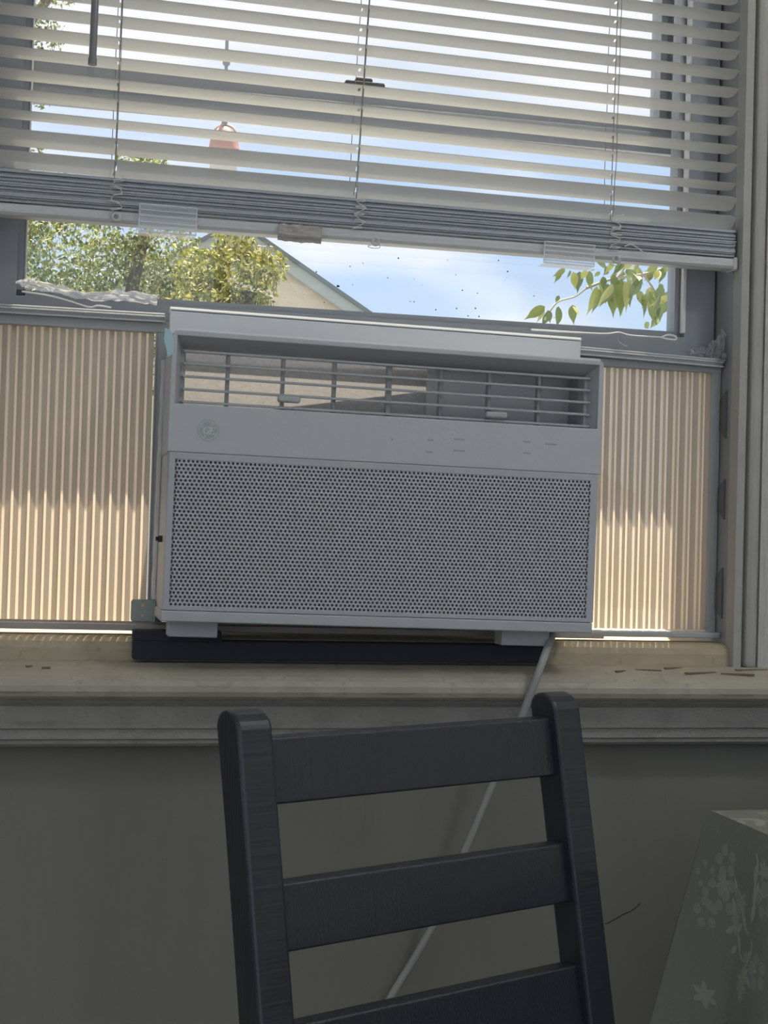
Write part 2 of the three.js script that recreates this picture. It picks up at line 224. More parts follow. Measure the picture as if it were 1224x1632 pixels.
{
  const g = new THREE.PlaneGeometry(0.056, 0.0205, 22, 10), p = g.attributes.position;
  for (let i = 0; i < p.count; i++) { const x = p.getX(i), y = p.getY(i); p.setXYZ(i, x, y + (Math.abs(y) > 0.009 ? 0.0022 * noise.noise(x * 150, y * 40, 2) : 0), 0.004 * noise.noise(x * 70, y * 330, 5) + 0.0015 * noise.noise(x * 260, y * 700, 8) - (y < -0.006 ? 0.003 : 0)); }
  const back = g.clone().translate(0, 0, -0.0016); back.setIndex([...back.index.array].reverse()); g.computeVertexNormals(); back.computeVertexNormals();
  const t = tag(mesh('tape_piece', [g, back], std([0.42, 0.39, 0.36], 0.2)), 'crumpled brownish piece of tape stuck on the blind rail', 'tape');
  t.position.set(-0.1045, 1.4375, 0.0185); t.rotation.z = -0.015;
}

// ---------------------------------------------------------------- air conditioner
const AC = tag(thing('air_conditioner', [-0.27, 0.95, 0.10]), 'white window air conditioner with louvered vent above a perforated grille', 'air conditioner');
AC.rotation.z = -0.013145;
{
  const W = 0.541, H = 0.343;
  mesh('case', [bx(0.012, W - 0.012, 0.006, 0.012, -0.5, -0.022), bx(0.012, 0.016, 0.012, 0.325, -0.5, -0.022), bx(W - 0.016, W - 0.012, 0.012, 0.325, -0.5, -0.022), bx(0.012, W - 0.012, 0.321, 0.325, -0.5, -0.118), bx(0.016, W - 0.016, 0.012, 0.235, -0.5, -0.49), bx(0.016, W - 0.016, 0.012, 0.235, -0.06, -0.05)], M.ac, AC);
  mesh('mounting_rail', [rb(0.002, 0.549, 0.352, 0.3855, -0.112, -0.105, 0.0015), bx(0.002, 0.549, 0.383, 0.3855, -0.125, -0.105), bx(0.002, 0.549, 0.32, 0.352, -0.112, -0.108)], M.rail, AC);
  // front frame round the vent and the control band
  const s = new THREE.Shape(); const R = 0.006;
  s.moveTo(R, 0.201); s.lineTo(W, 0.201); s.lineTo(W, H - R); s.quadraticCurveTo(W, H, W - R, H); s.lineTo(R, H); s.quadraticCurveTo(0, H, 0, H - R); s.lineTo(0, 0.201);
  const h = new THREE.Path(); h.moveTo(0.004, 0.256); h.lineTo(0.004, 0.3392); h.lineTo(W - 0.004, 0.3392); h.lineTo(W - 0.004, 0.256); s.holes.push(h);
  mesh('front_frame', [new THREE.ExtrudeGeometry(s, { depth: 0.02, bevelEnabled: true, bevelSize: 0.0012, bevelThickness: 0.0012, bevelSegments: 2 }).translate(0, 0, -0.0212), rb(0, 0.006, 0.2, H, -0.118, -0.018, 0.002), rb(W - 0.006, W, 0.2, H, -0.118, -0.018, 0.002), rb(0, W, H - 0.004, H, -0.07, -0.018, 0.0015), rb(0.37, W, H - 0.004, H, -0.118, -0.07, 0.0015)], M.ac, AC);
  mesh('sun_slot_cover', new THREE.PlaneGeometry(0.364, 0.048).rotateX(-Math.PI / 2).translate(0.188, H - 0.001, -0.094), phys([0.95, 0.95, 0.97], 0.25, { transmission: 1, thickness: 0, side: THREE.DoubleSide }), AC);  // added clear cover over a slot that lets sun brighten the duct lining
  mesh('added_light_baffle', prism([[0.12, 0.07], [0.371, 0.07], [0.371, 0.092]], 0.002).rotateX(-Math.PI / 2).scale(1, 1, 1).translate(0, H - 0.005, 0), M.ac, AC);  // added wedge narrowing the slot so sunlight on the lining fades rightward
  for (const [x0, x1, y0, y1, z] of [[0.003, W - 0.003, H + 0.0008, H + 0.0036, -0.003], [0.002, 0.549, 0.3855, 0.388, -0.1055]]) mesh('edge_glow_strip', new THREE.PlaneGeometry(x1 - x0, y1 - y0).translate((x0 + x1) / 2, (y0 + y1) / 2, z), M.edgeGlow, AC);  // added translucent strips imitating the bright glow along the top edges
  // foam-lined duct behind the louvers
  const duct = mesh('air_duct', [bx(0.012, W - 0.012, 0.250, 0.2535, -0.115, -0.02), bx(0.012, W - 0.012, 0.334, 0.337, -0.07, -0.02), bx(0.37, W - 0.012, 0.334, 0.337, -0.115, -0.07)], M.acBar, AC);
  mesh('duct_lining', prism([[0.108, 0.3345], [0.104, 0.3345], [0.044, 0.2535], [0.048, 0.2535]], 0.345).rotateY(Math.PI / 2).translate(0.016, 0, 0), M.foam, duct);
  mesh('duct_lining', tr(bx(-0.108, 0.108, -0.0425, 0.0425, -0.002, 0.002), 0.432, 0.294, -0.068, 0, 0.14, 0), M.rail, duct);
  mesh('duct_lip', bx(0.018, W - 0.02, 0.2535, 0.2575, -0.03, -0.022), M.foam, duct);
  mesh('duct_baffle', prism([[0.19, 0.2535], [0.27, 0.2535], [0.245, 0.262], [0.222, 0.267]], 0.02).translate(0, 0, -0.075), M.acBar, duct);
  for (const v of [0.2615, 0.2765, 0.292, 0.3075, 0.3225]) mesh('louver', tr(new RoundedBoxGeometry(W - 0.024, 0.0032, 0.013, 2, 0.0012), W / 2 + 0.002, v, -0.02, 0.12), M.acBar, AC);
  for (const [i, u] of [0.0695, 0.1373, 0.2014, 0.2705, 0.3372, 0.4005, 0.4664].entries()) { const b = mesh('vent_bar', rb(u - (i === 3 ? 0.0032 : 0.0022), u + (i === 3 ? 0.0032 : 0.0022), 0.256, 0.3245, -0.038, -0.027, 0.001), M.acBar, AC); mesh('bar_foot', rb(u - 0.002, u + 0.002, 0.2535, 0.259, -0.03, -0.02, 0.001), M.acBar, b); }
  for (const m of [0, 1]) { const o = [[0.0035, 0.001], [0.0045, 0.001], [0.0185, 0.036], [0.0185, 0.05], [0.0035, 0.05]].map(([x, y]) => [m ? W - x : x, y]); mesh('vent_side', prism(m ? o.reverse() : o, 0.083).rotateX(-Math.PI / 2).translate(0, 0.2565, -0.001), M.acBar, AC); }
  mesh('vent_hood', profileX([[-0.001, 0.3396], [-0.001, 0.3388], [-0.034, 0.3225], [-0.038, 0.3225], [-0.038, 0.3396]], 0.0036, W - 0.0036), M.acBar, AC);
  for (const [u, v] of [[0.1431, 0.2715], [0.4056, 0.268]]) mesh('louver_handle', rb(u - 0.014, u + 0.014, v - 0.0042, v + 0.0042, -0.018, -0.008, 0.003), M.acBar, AC);
  // perforated grille: hexagonal cells with a round hole in each
  const A = 0.00530, RH = A * Math.sqrt(3) / 2, hr = 0.00172, pos = [], nor = [], hexR = A / Math.sqrt(3), x0 = 0.011, y0 = 0.0195, nx = 98, ny = Math.floor(0.171 / RH);
  const tri = (a, b, c, n) => { for (const p of [a, b, c]) { pos.push(...p); nor.push(...n); } };
  for (let j = 0; j <= ny; j++) for (let i = 0; i < nx; i++) {
    const cx = x0 + A * (i + (j % 2 ? 0.5 : 0)), cy = y0 + RH * j;
    for (let k = 0; k < 6; k++) {
      const a = Math.PI / 6 + k * Math.PI / 3, b = a + Math.PI / 3, m = (a + b) / 2, P = (t, r, z) => [cx + Math.cos(t) * r, cy + Math.sin(t) * r, z];
      const o1 = P(a, hexR, 0), o2 = P(b, hexR, 0), i1 = P(a, hr, 0), i2 = P(b, hr, 0), im = P(m, hr, 0), d1 = P(a, hr, -0.0022), d2 = P(b, hr, -0.0022), dm = P(m, hr, -0.0022);
      tri(o1, o2, im, [0, 0, 1]); tri(o1, im, i1, [0, 0, 1]); tri(o2, i2, im, [0, 0, 1]);
      for (const [p, q, u, v, t] of [[i1, im, d1, dm, (a + m) / 2], [im, i2, dm, d2, (m + b) / 2]]) { const n = [-Math.cos(t), -Math.sin(t), 0]; tri(p, q, u, n); tri(q, v, u, n); }
    }
  }
  const gg = new THREE.BufferGeometry(); gg.setAttribute('position', new THREE.Float32BufferAttribute(pos, 3)); gg.setAttribute('normal', new THREE.Float32BufferAttribute(nor, 3));
  const xl = x0 - A / 2, xr = x0 + A * nx, yb = y0 - hexR, yt = y0 + ny * RH + hexR;
  const gf = mesh('grille_frame', [rb(0.001, xl + 0.0004, 0.0125, 0.1995, -0.014, 0.0004, 0.0012), rb(xr - 0.0004, W - 0.001, 0.0125, 0.1995, -0.014, 0.0004, 0.0012), rb(xl - 0.001, xr + 0.001, 0.0125, yb + 0.0014, -0.014, 0.0004, 0.001), rb(xl - 0.001, xr + 0.001, yt - 0.0014, 0.1995, -0.014, 0.0004, 0.001)], M.ac, AC);
  mesh('perforated_plate', gg, M.ac, gf);
  mesh('air_filter', bx(0.004, W - 0.004, 0.012, 0.2, -0.02, -0.0045), M.filter, AC);
  mesh('bottom_strip', [rb(-0.001, W - 0.002, -0.001, 0.012, -0.118, 0.0015, 0.002), bx(0.001, W - 0.001, 0.199, 0.2015, -0.118, -0.003), bx(0.001, 0.006, 0.011, 0.2, -0.118, -0.014), bx(W - 0.006, W - 0.001, 0.011, 0.2, -0.118, -0.014)], M.ac, AC);
  // emblem: dark round badge with light script curls
  const c = document.createElement('canvas'); c.width = c.height = 256; const g = c.getContext('2d');
  g.fillStyle = '#b4b8ba'; g.fillRect(0, 0, 256, 256); g.fillStyle = '#a6abae'; g.beginPath(); g.arc(128, 128, 122, 0, 7); g.fill();
  g.strokeStyle = '#c4c8ca'; g.lineCap = 'round'; g.lineWidth = 8; g.beginPath(); g.arc(128, 128, 104, 0, 7); g.stroke();
  g.lineWidth = 9; for (let k = 0; k < 4; k++) { g.save(); g.translate(128, 128); g.rotate(k * Math.PI / 2 + 0.4); g.beginPath(); g.moveTo(30, -104); g.bezierCurveTo(2, -92, -10, -72, 22, -66); g.stroke(); g.restore(); }
  g.fillStyle = '#c8cccd'; g.font = 'italic bold 112px serif'; g.textAlign = 'center'; g.textBaseline = 'middle'; g.fillText('G', 98, 128); g.fillText('E', 160, 134);
  const et = new THREE.CanvasTexture(c); et.colorSpace = THREE.SRGBColorSpace;
  mesh('round_emblem', new THREE.CircleGeometry(0.0135, 48).translate(0.046, 0.2272, 0.0004), std([0.95, 0.95, 0.95], 0.4, { map: et }), AC);
  for (const [u, v, w] of [[0.2706, 0.2294, 0.003], [0.319, 0.231, 0.008], [0.318, 0.2165, 0.009], [0.3558, 0.2341, 0.014], [0.3564, 0.2202, 0.015], [0.4437, 0.236, 0.010], [0.4443, 0.2218, 0.010], [0.4752, 0.2346, 0.015]]) mesh('control_marking', rb(u - w / 2, u + w / 2, v - 0.0012, v + 0.0012, -0.001, 0.0003, 0.0005), M.mark, AC);
  for (const [a, b] of [[0.011, 0.071], [0.43, 0.494]]) mesh('foot', rb(a, b, -0.021, -0.0005, -0.062, -0.03, 0.002), M.ac, AC);
  mesh('side_screw', [cyl(-0.001, 0.096, -0.05, 0.004, 0.006, 12, 0, Math.PI / 2), cyl(-0.004, 0.096, -0.05, 0.0025, 0.006, 8, 0, Math.PI / 2)], M.acDark, AC);
  const seal = []; for (let i = 0; i <= 14; i++) seal.push([-0.002 - 0.001 * Math.abs(Math.sin(i * 1.7)), 0.02 + i * 0.0215, -0.115 + 0.0012 * Math.sin(i * 2.3)]);
  mesh('side_seal', tube(seal, 0.003, 60, 6), M.film, AC);
  AC.updateMatrixWorld();
  const wl = (p) => AC.worldToLocal(V(p)).toArray();
  mesh('power_cord', tube([[0.238, 0.952, 0.035], [0.2323, 0.938, 0.055], [0.2113, 0.9123, 0.088], [0.2008, 0.8891, 0.094], [0.184, 0.8327, 0.082], [0.1545, 0.7474, 0.065], [0.1203, 0.6501, 0.05], [0.0897, 0.564, 0.035], [0.0307, 0.4547, 0.02], [-0.06, 0.3, 0.02]].map(wl), 0.005, 90, 10), std([0.36, 0.36, 0.35], 0.6), AC);
}
{ // bit of pale blue tape on the unit's top left corner
  const t = tag(mesh('blue_tape', prism([[0, 0], [0.006, 0.003], [0.0065, 0.02], [0.003, 0.031], [-0.004, 0.033], [-0.005, 0.02], [-0.002, 0.01]], 0.0015, 0.0003), M.blueTape), 'scrap of pale blue tape on the top corner of the air conditioner', 'tape');
  t.position.set(-0.2715, 1.262, 0.0985);
}

// ---------------------------------------------------------------- side curtains of the air conditioner
function curtain(x0, x1, y0, y1, period, label, frameParts) {
  const C = tag(thing('accordion_panel', [0, 0, 0]), label, 'side panel', null), zf = -0.0335, D = 0.0056, n = Math.round((x1 - x0) / period), p = (x1 - x0) / n, fw = 0.0019;
  for (let i = 0; i < n; i++) {
    const a = x0 + i * p, pts = [[a, zf], [a + p * 0.5, zf - D], [a + p, zf]];
    for (let k = 0; k < 2; k++) {
      const [xa, za] = pts[k], [xb, zb] = pts[k + 1], ux = xb - xa, uz = zb - za, L = Math.hypot(ux, uz), f = fw / L;
      const g = new THREE.PlaneGeometry(L - 2 * fw, y1 - y0, 3, 1), q = g.attributes.position;
      for (let j = 0; j < q.count; j++) { const s = q.getX(j) / L; q.setZ(j, 0.0006 * Math.cos(s * Math.PI)); }
      g.computeVertexNormals();
      tr(g, (xa + xb) / 2, (y0 + y1) / 2, (za + zb) / 2, 0, -Math.atan2(uz, ux), 0);
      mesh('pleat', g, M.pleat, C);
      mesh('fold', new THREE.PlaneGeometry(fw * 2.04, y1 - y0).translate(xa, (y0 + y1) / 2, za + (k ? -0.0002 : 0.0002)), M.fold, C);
    }
  }
  mesh('panel_frame', frameParts, M.curtainFrame, C);
  return C;
}
curtain(-0.4985, -0.278, 0.9395, 1.3085, 0.0207, 'pleated cream accordion panel beside the bracket, left of the air conditioner', [rb(-0.278, -0.2595, 0.937, 1.322, -0.042, -0.028, 0.002), rb(-0.5, -0.258, 1.307, 1.322, -0.045, -0.027, 0.002), rb(-0.2785, -0.2765, 0.94, 1.309, -0.03, -0.0255, 0.0008)]);
curtain(0.2665, 0.4885, 0.9405, 1.2985, 0.0193, 'pleated cream accordion panel between the air conditioner and right casing', [rb(0.4865, 0.5005, 0.930, 1.309, -0.044, -0.030, 0.002), rb(0.2665, 0.5005, 1.297, 1.309, -0.045, -0.029, 0.002), tube([[0.4945, 1.296, -0.0295], [0.4945, 0.955, -0.0295], [0.4925, 0.9455, -0.0295], [0.483, 0.9425, -0.0295]], 0.0007, 40, 5)]);
for (const [x0, x1, y, rot, label] of [[-0.5, -0.268, 1.322, 0.002, 'clear grey plastic top channel above the left accordion panel'], [0.2865, 0.4975, 1.3095, -0.028, 'clear grey plastic top channel above the right accordion panel']]) {
  const c = tag(thing('panel_channel', [(x0 + x1) / 2, y, -0.03]), label, 'channel'), w = (x1 - x0) / 2; c.rotation.z = rot;
  mesh('channel_body', rb(-w, w, -0.003, 0.0085, -0.016, 0.012, 0.003), M.jamb, c);
  for (const [v, z] of [[0.0075, 0.011], [0.004, 0.0125], [-0.002, 0.012]]) mesh('channel_rib', rb(-w, w, v - 0.0011, v + 0.0011, z - 0.002, z + 0.0012, 0.001), M.clearRib, c);
}
{ const t = tag(mesh('bottom_track', [rb(-0.5005, 0.33, -0.0045, 0.004, -0.046, -0.012, 0.0015), bx(-0.5005, 0.33, 0.004, 0.0065, -0.028, -0.025)], M.bottomTrack), 'thin grey track under the accordion panels and air conditioner', 'track'); t.position.set(0, 0.9335, 0); t.rotation.z = -0.0035;
  const u = tag(mesh('bottom_track', [rb(0.285, 0.5, -0.0045, 0.003, -0.046, -0.014, 0.0015)], M.curtainFrame), 'thin grey track under the right accordion panel', 'track'); u.position.set(0, 0.9352, 0); }
{ const b = tag(thing('corner_bracket', [-0.284, 0.955, -0.024]), 'small greenish metal angle bracket with two holes beside the unit', 'bracket');
  const s = new THREE.Shape(); s.moveTo(-0.011, -0.0135); s.lineTo(0.013, -0.0135); s.lineTo(0.013, 0.0135); s.lineTo(-0.011, 0.0135); s.quadraticCurveTo(-0.0145, 0.0135, -0.0145, 0.01); s.lineTo(-0.0145, -0.01); s.quadraticCurveTo(-0.0145, -0.0135, -0.011, -0.0135);
  for (const y of [0.0065, -0.0065]) { const h = new THREE.Path(); h.absarc(-0.0005, y, 0.0026, 0, 7, true); s.holes.push(h); }
  mesh('bracket_plate', new THREE.ExtrudeGeometry(s, { depth: 0.0016, bevelEnabled: true, bevelSize: 0.0004, bevelThickness: 0.0004, bevelSegments: 1 }), M.metal, b);
  mesh('bracket_flange', rb(0.0125, 0.0145, -0.0135, 0.0135, 0, 0.024, 0.0006), M.metal, b); }
{ const f = tag(mesh('foam_strip', [rb(-0.298, 0.235, 0.8975, 0.9215, -0.016, 0.034, 0.003), rb(-0.298, -0.19, 0.9205, 0.9335, 0.0, 0.034, 0.002)], M.foamStrip), 'dark navy foam strip wedged under the air conditioner on the sill', 'foam strip'); }

// plastic film and string on the sash rail
{
  function film(name, pts, hs, amp, sd, mat, label, cat) { // crumpled strip that follows pts with heights hs
    const cv = new THREE.CatmullRomCurve3(pts.map(V)), N = 70, K = 10, pos = [], idx = [];
    for (let i = 0; i <= N; i++) { const t = i / N, c = cv.getPoint(t), hi = t * (hs.length - 1), h0 = hs[Math.floor(hi)], h1 = hs[Math.min(hs.length - 1, Math.floor(hi) + 1)], h = h0 + (h1 - h0) * (hi % 1);
      for (let j = 0; j <= K; j++) { const v = j / K; pos.push(c.x + 0.002 * noise.noise(i * 0.3, j * 0.4, sd), c.y + (v - 0.5) * h + amp * 0.5 * noise.noise(i * 0.22, j * 0.3, sd + 4), c.z + amp * noise.noise(i * 0.19, j * 0.45, sd + 9) + amp * 0.35 * noise.noise(i * 0.5, j * 0.7, sd + 2)); } }
    for (let i = 0; i < N; i++) for (let j = 0; j < K; j++) { const a = i * (K + 1) + j, b = a + K + 1; idx.push(a, b, a + 1, a + 1, b, b + 1); }
    const g = new THREE.BufferGeometry(); g.setAttribute('position', new THREE.Float32BufferAttribute(pos, 3)); g.setIndex(idx); g.computeVertexNormals();
    return tag(mesh(name, g, mat), label, cat);
  }
  const a = film('plastic_film', [[-0.452, 1.357, -0.018], [-0.437, 1.358, -0.018], [-0.40, 1.352, -0.018], [-0.365, 1.3465, -0.018], [-0.32, 1.3495, -0.018], [-0.2785, 1.3475, -0.018]], [0.002, 0.014, 0.011, 0.010, 0.013, 0.012], 0.006, 1.3, M.film, 'crumpled white plastic film lying along the sash above the left panel', 'plastic film');
  mesh('film_edge', tube([[-0.445, 1.349, -0.03], [-0.41, 1.3455, -0.029], [-0.385, 1.34, -0.028], [-0.36, 1.334, -0.026], [-0.352, 1.3365, -0.026], [-0.335, 1.335, -0.026]], 0.0011, 50, 5), M.film, a);
  const st = tag(thing('white_string', [0, 0, 0]), 'thin white string with a flat loop along the sash above right panel', 'string');
  mesh('string', tube([[0.22, 1.3405, -0.026], [0.27, 1.3405, -0.025], [0.33, 1.3415, -0.026], [0.345, 1.344, -0.025], [0.36, 1.3415, -0.026], [0.408, 1.3412, -0.026]], 0.0012, 60, 6), M.white, st);
  mesh('string_loop', tube([[0.407, 1.341, -0.026], [0.417, 1.345, -0.025], [0.428, 1.343, -0.024], [0.429, 1.3395, -0.024], [0.417, 1.3392, -0.025], [0.407, 1.341, -0.026]], 0.0013, 40, 6), M.white, st);
  mesh('string_strand', tube([[0.345, 1.343, -0.025], [0.352, 1.334, -0.04], [0.362, 1.3265, -0.034]], 0.0005, 16, 5), M.white, st);
  film('film_scrap', [[0.455, 1.326, -0.036], [0.475, 1.324, -0.03], [0.488, 1.328, -0.022], [0.497, 1.335, -0.016]], [0.006, 0.014, 0.03, 0.05], 0.012, 7.7, phys([0.8, 0.82, 0.84], 0.3, { transmission: 0.75, thickness: 0, side: THREE.DoubleSide }), 'wad of clear plastic film tucked beside the right casing', 'plastic film');
  tag(mesh('screw_head', [cyl(0.4925, 1.3185, -0.008, 0.0035, 0.004, 14, Math.PI / 2), cyl(0.4925, 1.3185, -0.014, 0.002, 0.012, 10, Math.PI / 2)], M.metal), 'small bright screw at the right end of the top channel', 'screw');
}

// ---------------------------------------------------------------- chair
{
  const C = tag(thing('dining_chair', [-0.23092, 0, 0.57549], Math.atan2(0.41410, 0.91023)), 'dark blue-black wooden ladder-back chair standing before the window', 'chair');
  const lean = 0.2, zf = (y) => y > 0.46 ? (0.897 - y) * lean : 0.0874 - (0.46 - y) * 0.16, T = 0.03;
  for (const u of [0.0095, 0.3845]) { // rear posts: lean back above the seat, rounded top
    const top = 0.897, pts = []; // outline in (z, y)
    for (const y of [0, 0.2, 0.4, 0.46, 0.6, 0.8, top - 0.016]) pts.push([zf(y), y]);
    for (let i = 1; i <= 8; i++) { const a = i / 8 * Math.PI / 2; pts.push([zf(top - 0.016) - 0.021 + Math.cos(a) * 0.021, top - 0.016 + Math.sin(a) * 0.016]); }
    for (let i = 1; i <= 4; i++) { const a = Math.PI / 2 + i / 4 * Math.PI / 2; pts.push([zf(top) - 0.018 + Math.cos(a) * 0.0115, top - 0.012 + Math.sin(a) * 0.012]); }
    for (const y of [0.8, 0.6, 0.46, 0.4, 0.2, 0]) pts.push([zf(y) - T, y]);
    mesh('rear_post', prism(pts.map(([z, y]) => [-z, y]), 0.035 - 0.006, 0.003).rotateY(Math.PI / 2).translate(u - 0.0145, 0, 0), M.chair, C);
  }
  for (const [y0, y1] of [[0.8185, 0.8757], [0.6965, 0.753], [0.576, 0.6375]]) {
    const g = rb(0.0235, 0.3705, y0, y1, -0.009, 0.009, 0.0025), p = g.attributes.position;
    for (let i = 0; i < p.count; i++) { const y = p.getY(i), x = p.getX(i); p.setZ(i, p.getZ(i) + zf(y) - 0.0165); }
    g.computeVertexNormals(); mesh('back_rail', g, M.chair, C);
  }
  mesh('seat', rb(-0.012, 0.406, 0.43, 0.455, 0.062, 0.47, 0.006), M.chair, C);
  for (const u of [0.0095, 0.3845]) mesh('front_leg', rb(u - 0.0175, u + 0.0175, 0, 0.431, 0.42, 0.455, 0.003), M.chair, C);
  for (const u of [0.0095, 0.3845]) mesh('side_rail', rb(u - 0.009, u + 0.009, 0.37, 0.43, 0.07, 0.43, 0.002), M.chair, C);
  mesh('front_rail', rb(0.02, 0.374, 0.37, 0.43, 0.43, 0.448, 0.002), M.chair, C);
  mesh('stretcher', rb(0.02, 0.374, 0.17, 0.2, 0.43, 0.448, 0.002), M.chair, C);
}

// ---------------------------------------------------------------- table and its cloth
{
  const T = tag(thing('dining_table', [0.372, 0, 0.252]), 'dark table mostly hidden under a patterned grey cloth', 'table');
  mesh('tabletop', rb(0, 1.1, 0.712, 0.742, 0, 0.75, 0.004), M.chair, T);
  for (const x of [0.03, 1.01]) for (const z of [0.03, 0.66]) mesh('leg', rb(x, x + 0.06, 0, 0.712, z, z + 0.06, 0.004), M.chair, T);
  mesh('apron', [bx(0.05, 1.05, 0.63, 0.712, 0.04, 0.06), bx(0.05, 1.05, 0.63, 0.712, 0.69, 0.71), bx(0.04, 0.06, 0.63, 0.712, 0.05, 0.7), bx(1.04, 1.06, 0.63, 0.712, 0.05, 0.7)], M.chair, T);
  const c = document.createElement('canvas'); c.width = c.height = 1024; const g = c.getContext('2d'); // flat print: pale leaves, vines and small flowers, 0.4 m repeat
  g.fillStyle = '#9c9e95'; g.fillRect(0, 0, 1024, 1024);
  const lf = (x, y, a, l, w) => { g.save(); g.translate(x, y); g.rotate(a); g.beginPath(); g.moveTo(0, 0); g.quadraticCurveTo(l * 0.5, -w, l, 0); g.quadraticCurveTo(l * 0.5, w, 0, 0); g.fill(); g.restore(); };
  for (let k = 0; k < 84; k++) {
    const x = rr(40, 980), y = rr(40, 980), a = rr(0, 6.28), s = rr(0.7, 1.3); g.fillStyle = g.strokeStyle = ['#b8bab0', '#c2c4bb', '#b1b3a9'][k % 3];
    if (k % 3 === 0) for (let i = 0; i < 6; i++) lf(x, y, a + i * 1.047, 34 * s, 15 * s);
    else if (k % 3 === 1) { g.lineWidth = 9; g.beginPath(); g.moveTo(x, y); g.bezierCurveTo(x + 60 * Math.cos(a), y + 60 * Math.sin(a), x + 90 * Math.cos(a + 0.9), y + 90 * Math.sin(a + 0.9), x + 150 * Math.cos(a + 0.7), y + 150 * Math.sin(a + 0.7)); g.stroke(); for (let i = 1; i < 6; i++) lf(x + i * 26 * Math.cos(a + 0.13 * i), y + i * 26 * Math.sin(a + 0.13 * i), a + (i % 2 ? 1.0 : -0.9), 62 * s, 24 * s); }
    else for (let i = 0; i < 5; i++) { g.beginPath(); g.arc(x + 34 * Math.cos(i * 1.26), y + 34 * Math.sin(i * 1.26), 15 * s, 0, 7); g.fill(); }
  }
  const ct = new THREE.CanvasTexture(c); ct.colorSpace = THREE.SRGBColorSpace; ct.wrapS = ct.wrapT = THREE.RepeatWrapping; ct.repeat.set(2.5, 2.5);
  const clothMat = std([0.8, 0.81, 0.76], 0.42, { map: ct, bumpMap: bumpFine, bumpScale: 0.0008, side: THREE.DoubleSide });
  // perimeter from the near end of the left side, round the far left corner, along the back
  const x0 = 0.3665, x1 = 1.475, z0 = 0.2465, z1 = 1.005, yT = 0.7455, DROP = 0.33, pos = [], uv = [], idx = [], per = [];
  const add = (x, z, nx, nz, s, out) => per.push([x, z, nx, nz, s, out]);
  const bump = (s) => Math.max(0, 1 - Math.abs(s) / (s < 0 ? 0.075 : 0.1)) ** 1.15;
  for (let i = 0; i <= 60; i++) { const s = -(z1 - z0) * (1 - i / 60) ** 1.6; add(x0, z0 - s, -1, 0, s, 0.04 + 0.05 * Math.sin(s * 17 + 1.2) ** 2 * Math.min(1, -s / 0.1)); }
  for (let i = 1; i <= 60; i++) { const s = (x1 - x0) * (i / 60) ** 1.6; add(x0 + s, z0, 0, -1, s, 0.05 + 0.05 * Math.sin(s * 15 + 0.8) ** 2 * Math.min(1, s / 0.1)); }
  const K = 14, N = per.length;
  for (const [x, z, nx, nz, s, out] of per) for (let j = 0; j <= K; j++) {
    const t = j / K, d = t * DROP, c0 = bump(s), corner = 0.235 * d * c0 * 1.0, roll = 0.004 * (1 - Math.exp(-d / 0.006));
    pos.push(x + nx * (roll + out * d * (1 - c0)) - 0.83 * corner, yT - d * (1 - 0.04 * c0) - (j ? 0.0 : 0), z + nz * (roll + out * d * (1 - c0)) - 0.56 * corner + 0); uv.push(s, d);
  }
  for (let i = 0; i < N - 1; i++) for (let j = 0; j < K; j++) { const a = i * (K + 1) + j, b = a + K + 1; idx.push(a, a + 1, b, b, a + 1, b + 1); }
  const base = pos.length / 3, NX = 30, NZ = 22;
  for (let i = 0; i <= NX; i++) for (let j = 0; j <= NZ; j++) { const x = x0 + (x1 - x0) * i / NX, z = z0 + (z1 - z0) * j / NZ, e = i && j && i < NX && j < NZ ? 0.0008 + 0.0008 * noise.noise(x * 9, z * 9, 3) : 0; pos.push(x, yT + e, z); uv.push(x, z); }
  for (let i = 0; i < NX; i++) for (let j = 0; j < NZ; j++) { const a = base + i * (NZ + 1) + j, b = a + NZ + 1; idx.push(a, a + 1, b, b, a + 1, b + 1); }
  const gc = new THREE.BufferGeometry(); gc.setAttribute('position', new THREE.Float32BufferAttribute(pos, 3)); gc.setAttribute('uv', new THREE.Float32BufferAttribute(uv, 2)); gc.setIndex(idx); gc.computeVertexNormals();
  tag(mesh('tablecloth', gc, clothMat), 'grey tablecloth with a pale leaf and flower print draped over the table', 'tablecloth');
}

// ---------------------------------------------------------------- outside
tag(mesh('ground', bx(-60, 60, -3.2, -3, -90, 40), std([0.25, 0.275, 0.315], 0.95)), null, null, null, 'structure');  // out of view, grey-blue chosen to cool the sunlight it bounces
{
  const Hs = tag(thing('neighbour_house', [1.426, -3, -14]), 'tan house with a steep gable roof beyond the leafy trees', 'house'), ap = 7.502, m = 0.605, hw = 4.2;
  const tan = std([0.95, 0.82, 0.6], 0.9, { bumpMap: bumpFine, bumpScale: 0.01, map: foamTone }), roofM = std([0.24, 0.25, 0.25], 0.85), barge = std([0.44, 0.47, 0.43], 0.8, { map: foamTone });
  mesh('gable_wall', prism([[-hw, 0], [hw, 0], [hw, ap - 0.15 - hw * m], [0, ap - 0.15], [-hw, ap - 0.15 - hw * m]], 8).translate(0, 0, -7.96), tan, Hs);
  for (const s of [-1, 1]) {
    const e = 4.7, rf = mesh('roof', prism([[0, ap], [s * e, ap - e * m], [s * e, ap - e * m - 0.1], [0, ap - 0.1]], 8.6).translate(0, 0, -8.5), roofM, Hs);
    mesh('barge_board', prism([[0, ap - 0.02], [s * e, ap - 0.02 - e * m], [s * e, ap - 0.17 - e * m], [0, ap - 0.17]], 0.05).translate(0, 0, 0.1), barge, rf);
    mesh('roof_edge', prism([[0, ap + 0.02], [s * e, ap + 0.02 - e * m], [s * e, ap - 0.03 - e * m], [0, ap - 0.03]], 0.07).translate(0, 0, 0.11), std([0.16, 0.18, 0.17], 0.8), rf);
  }
}
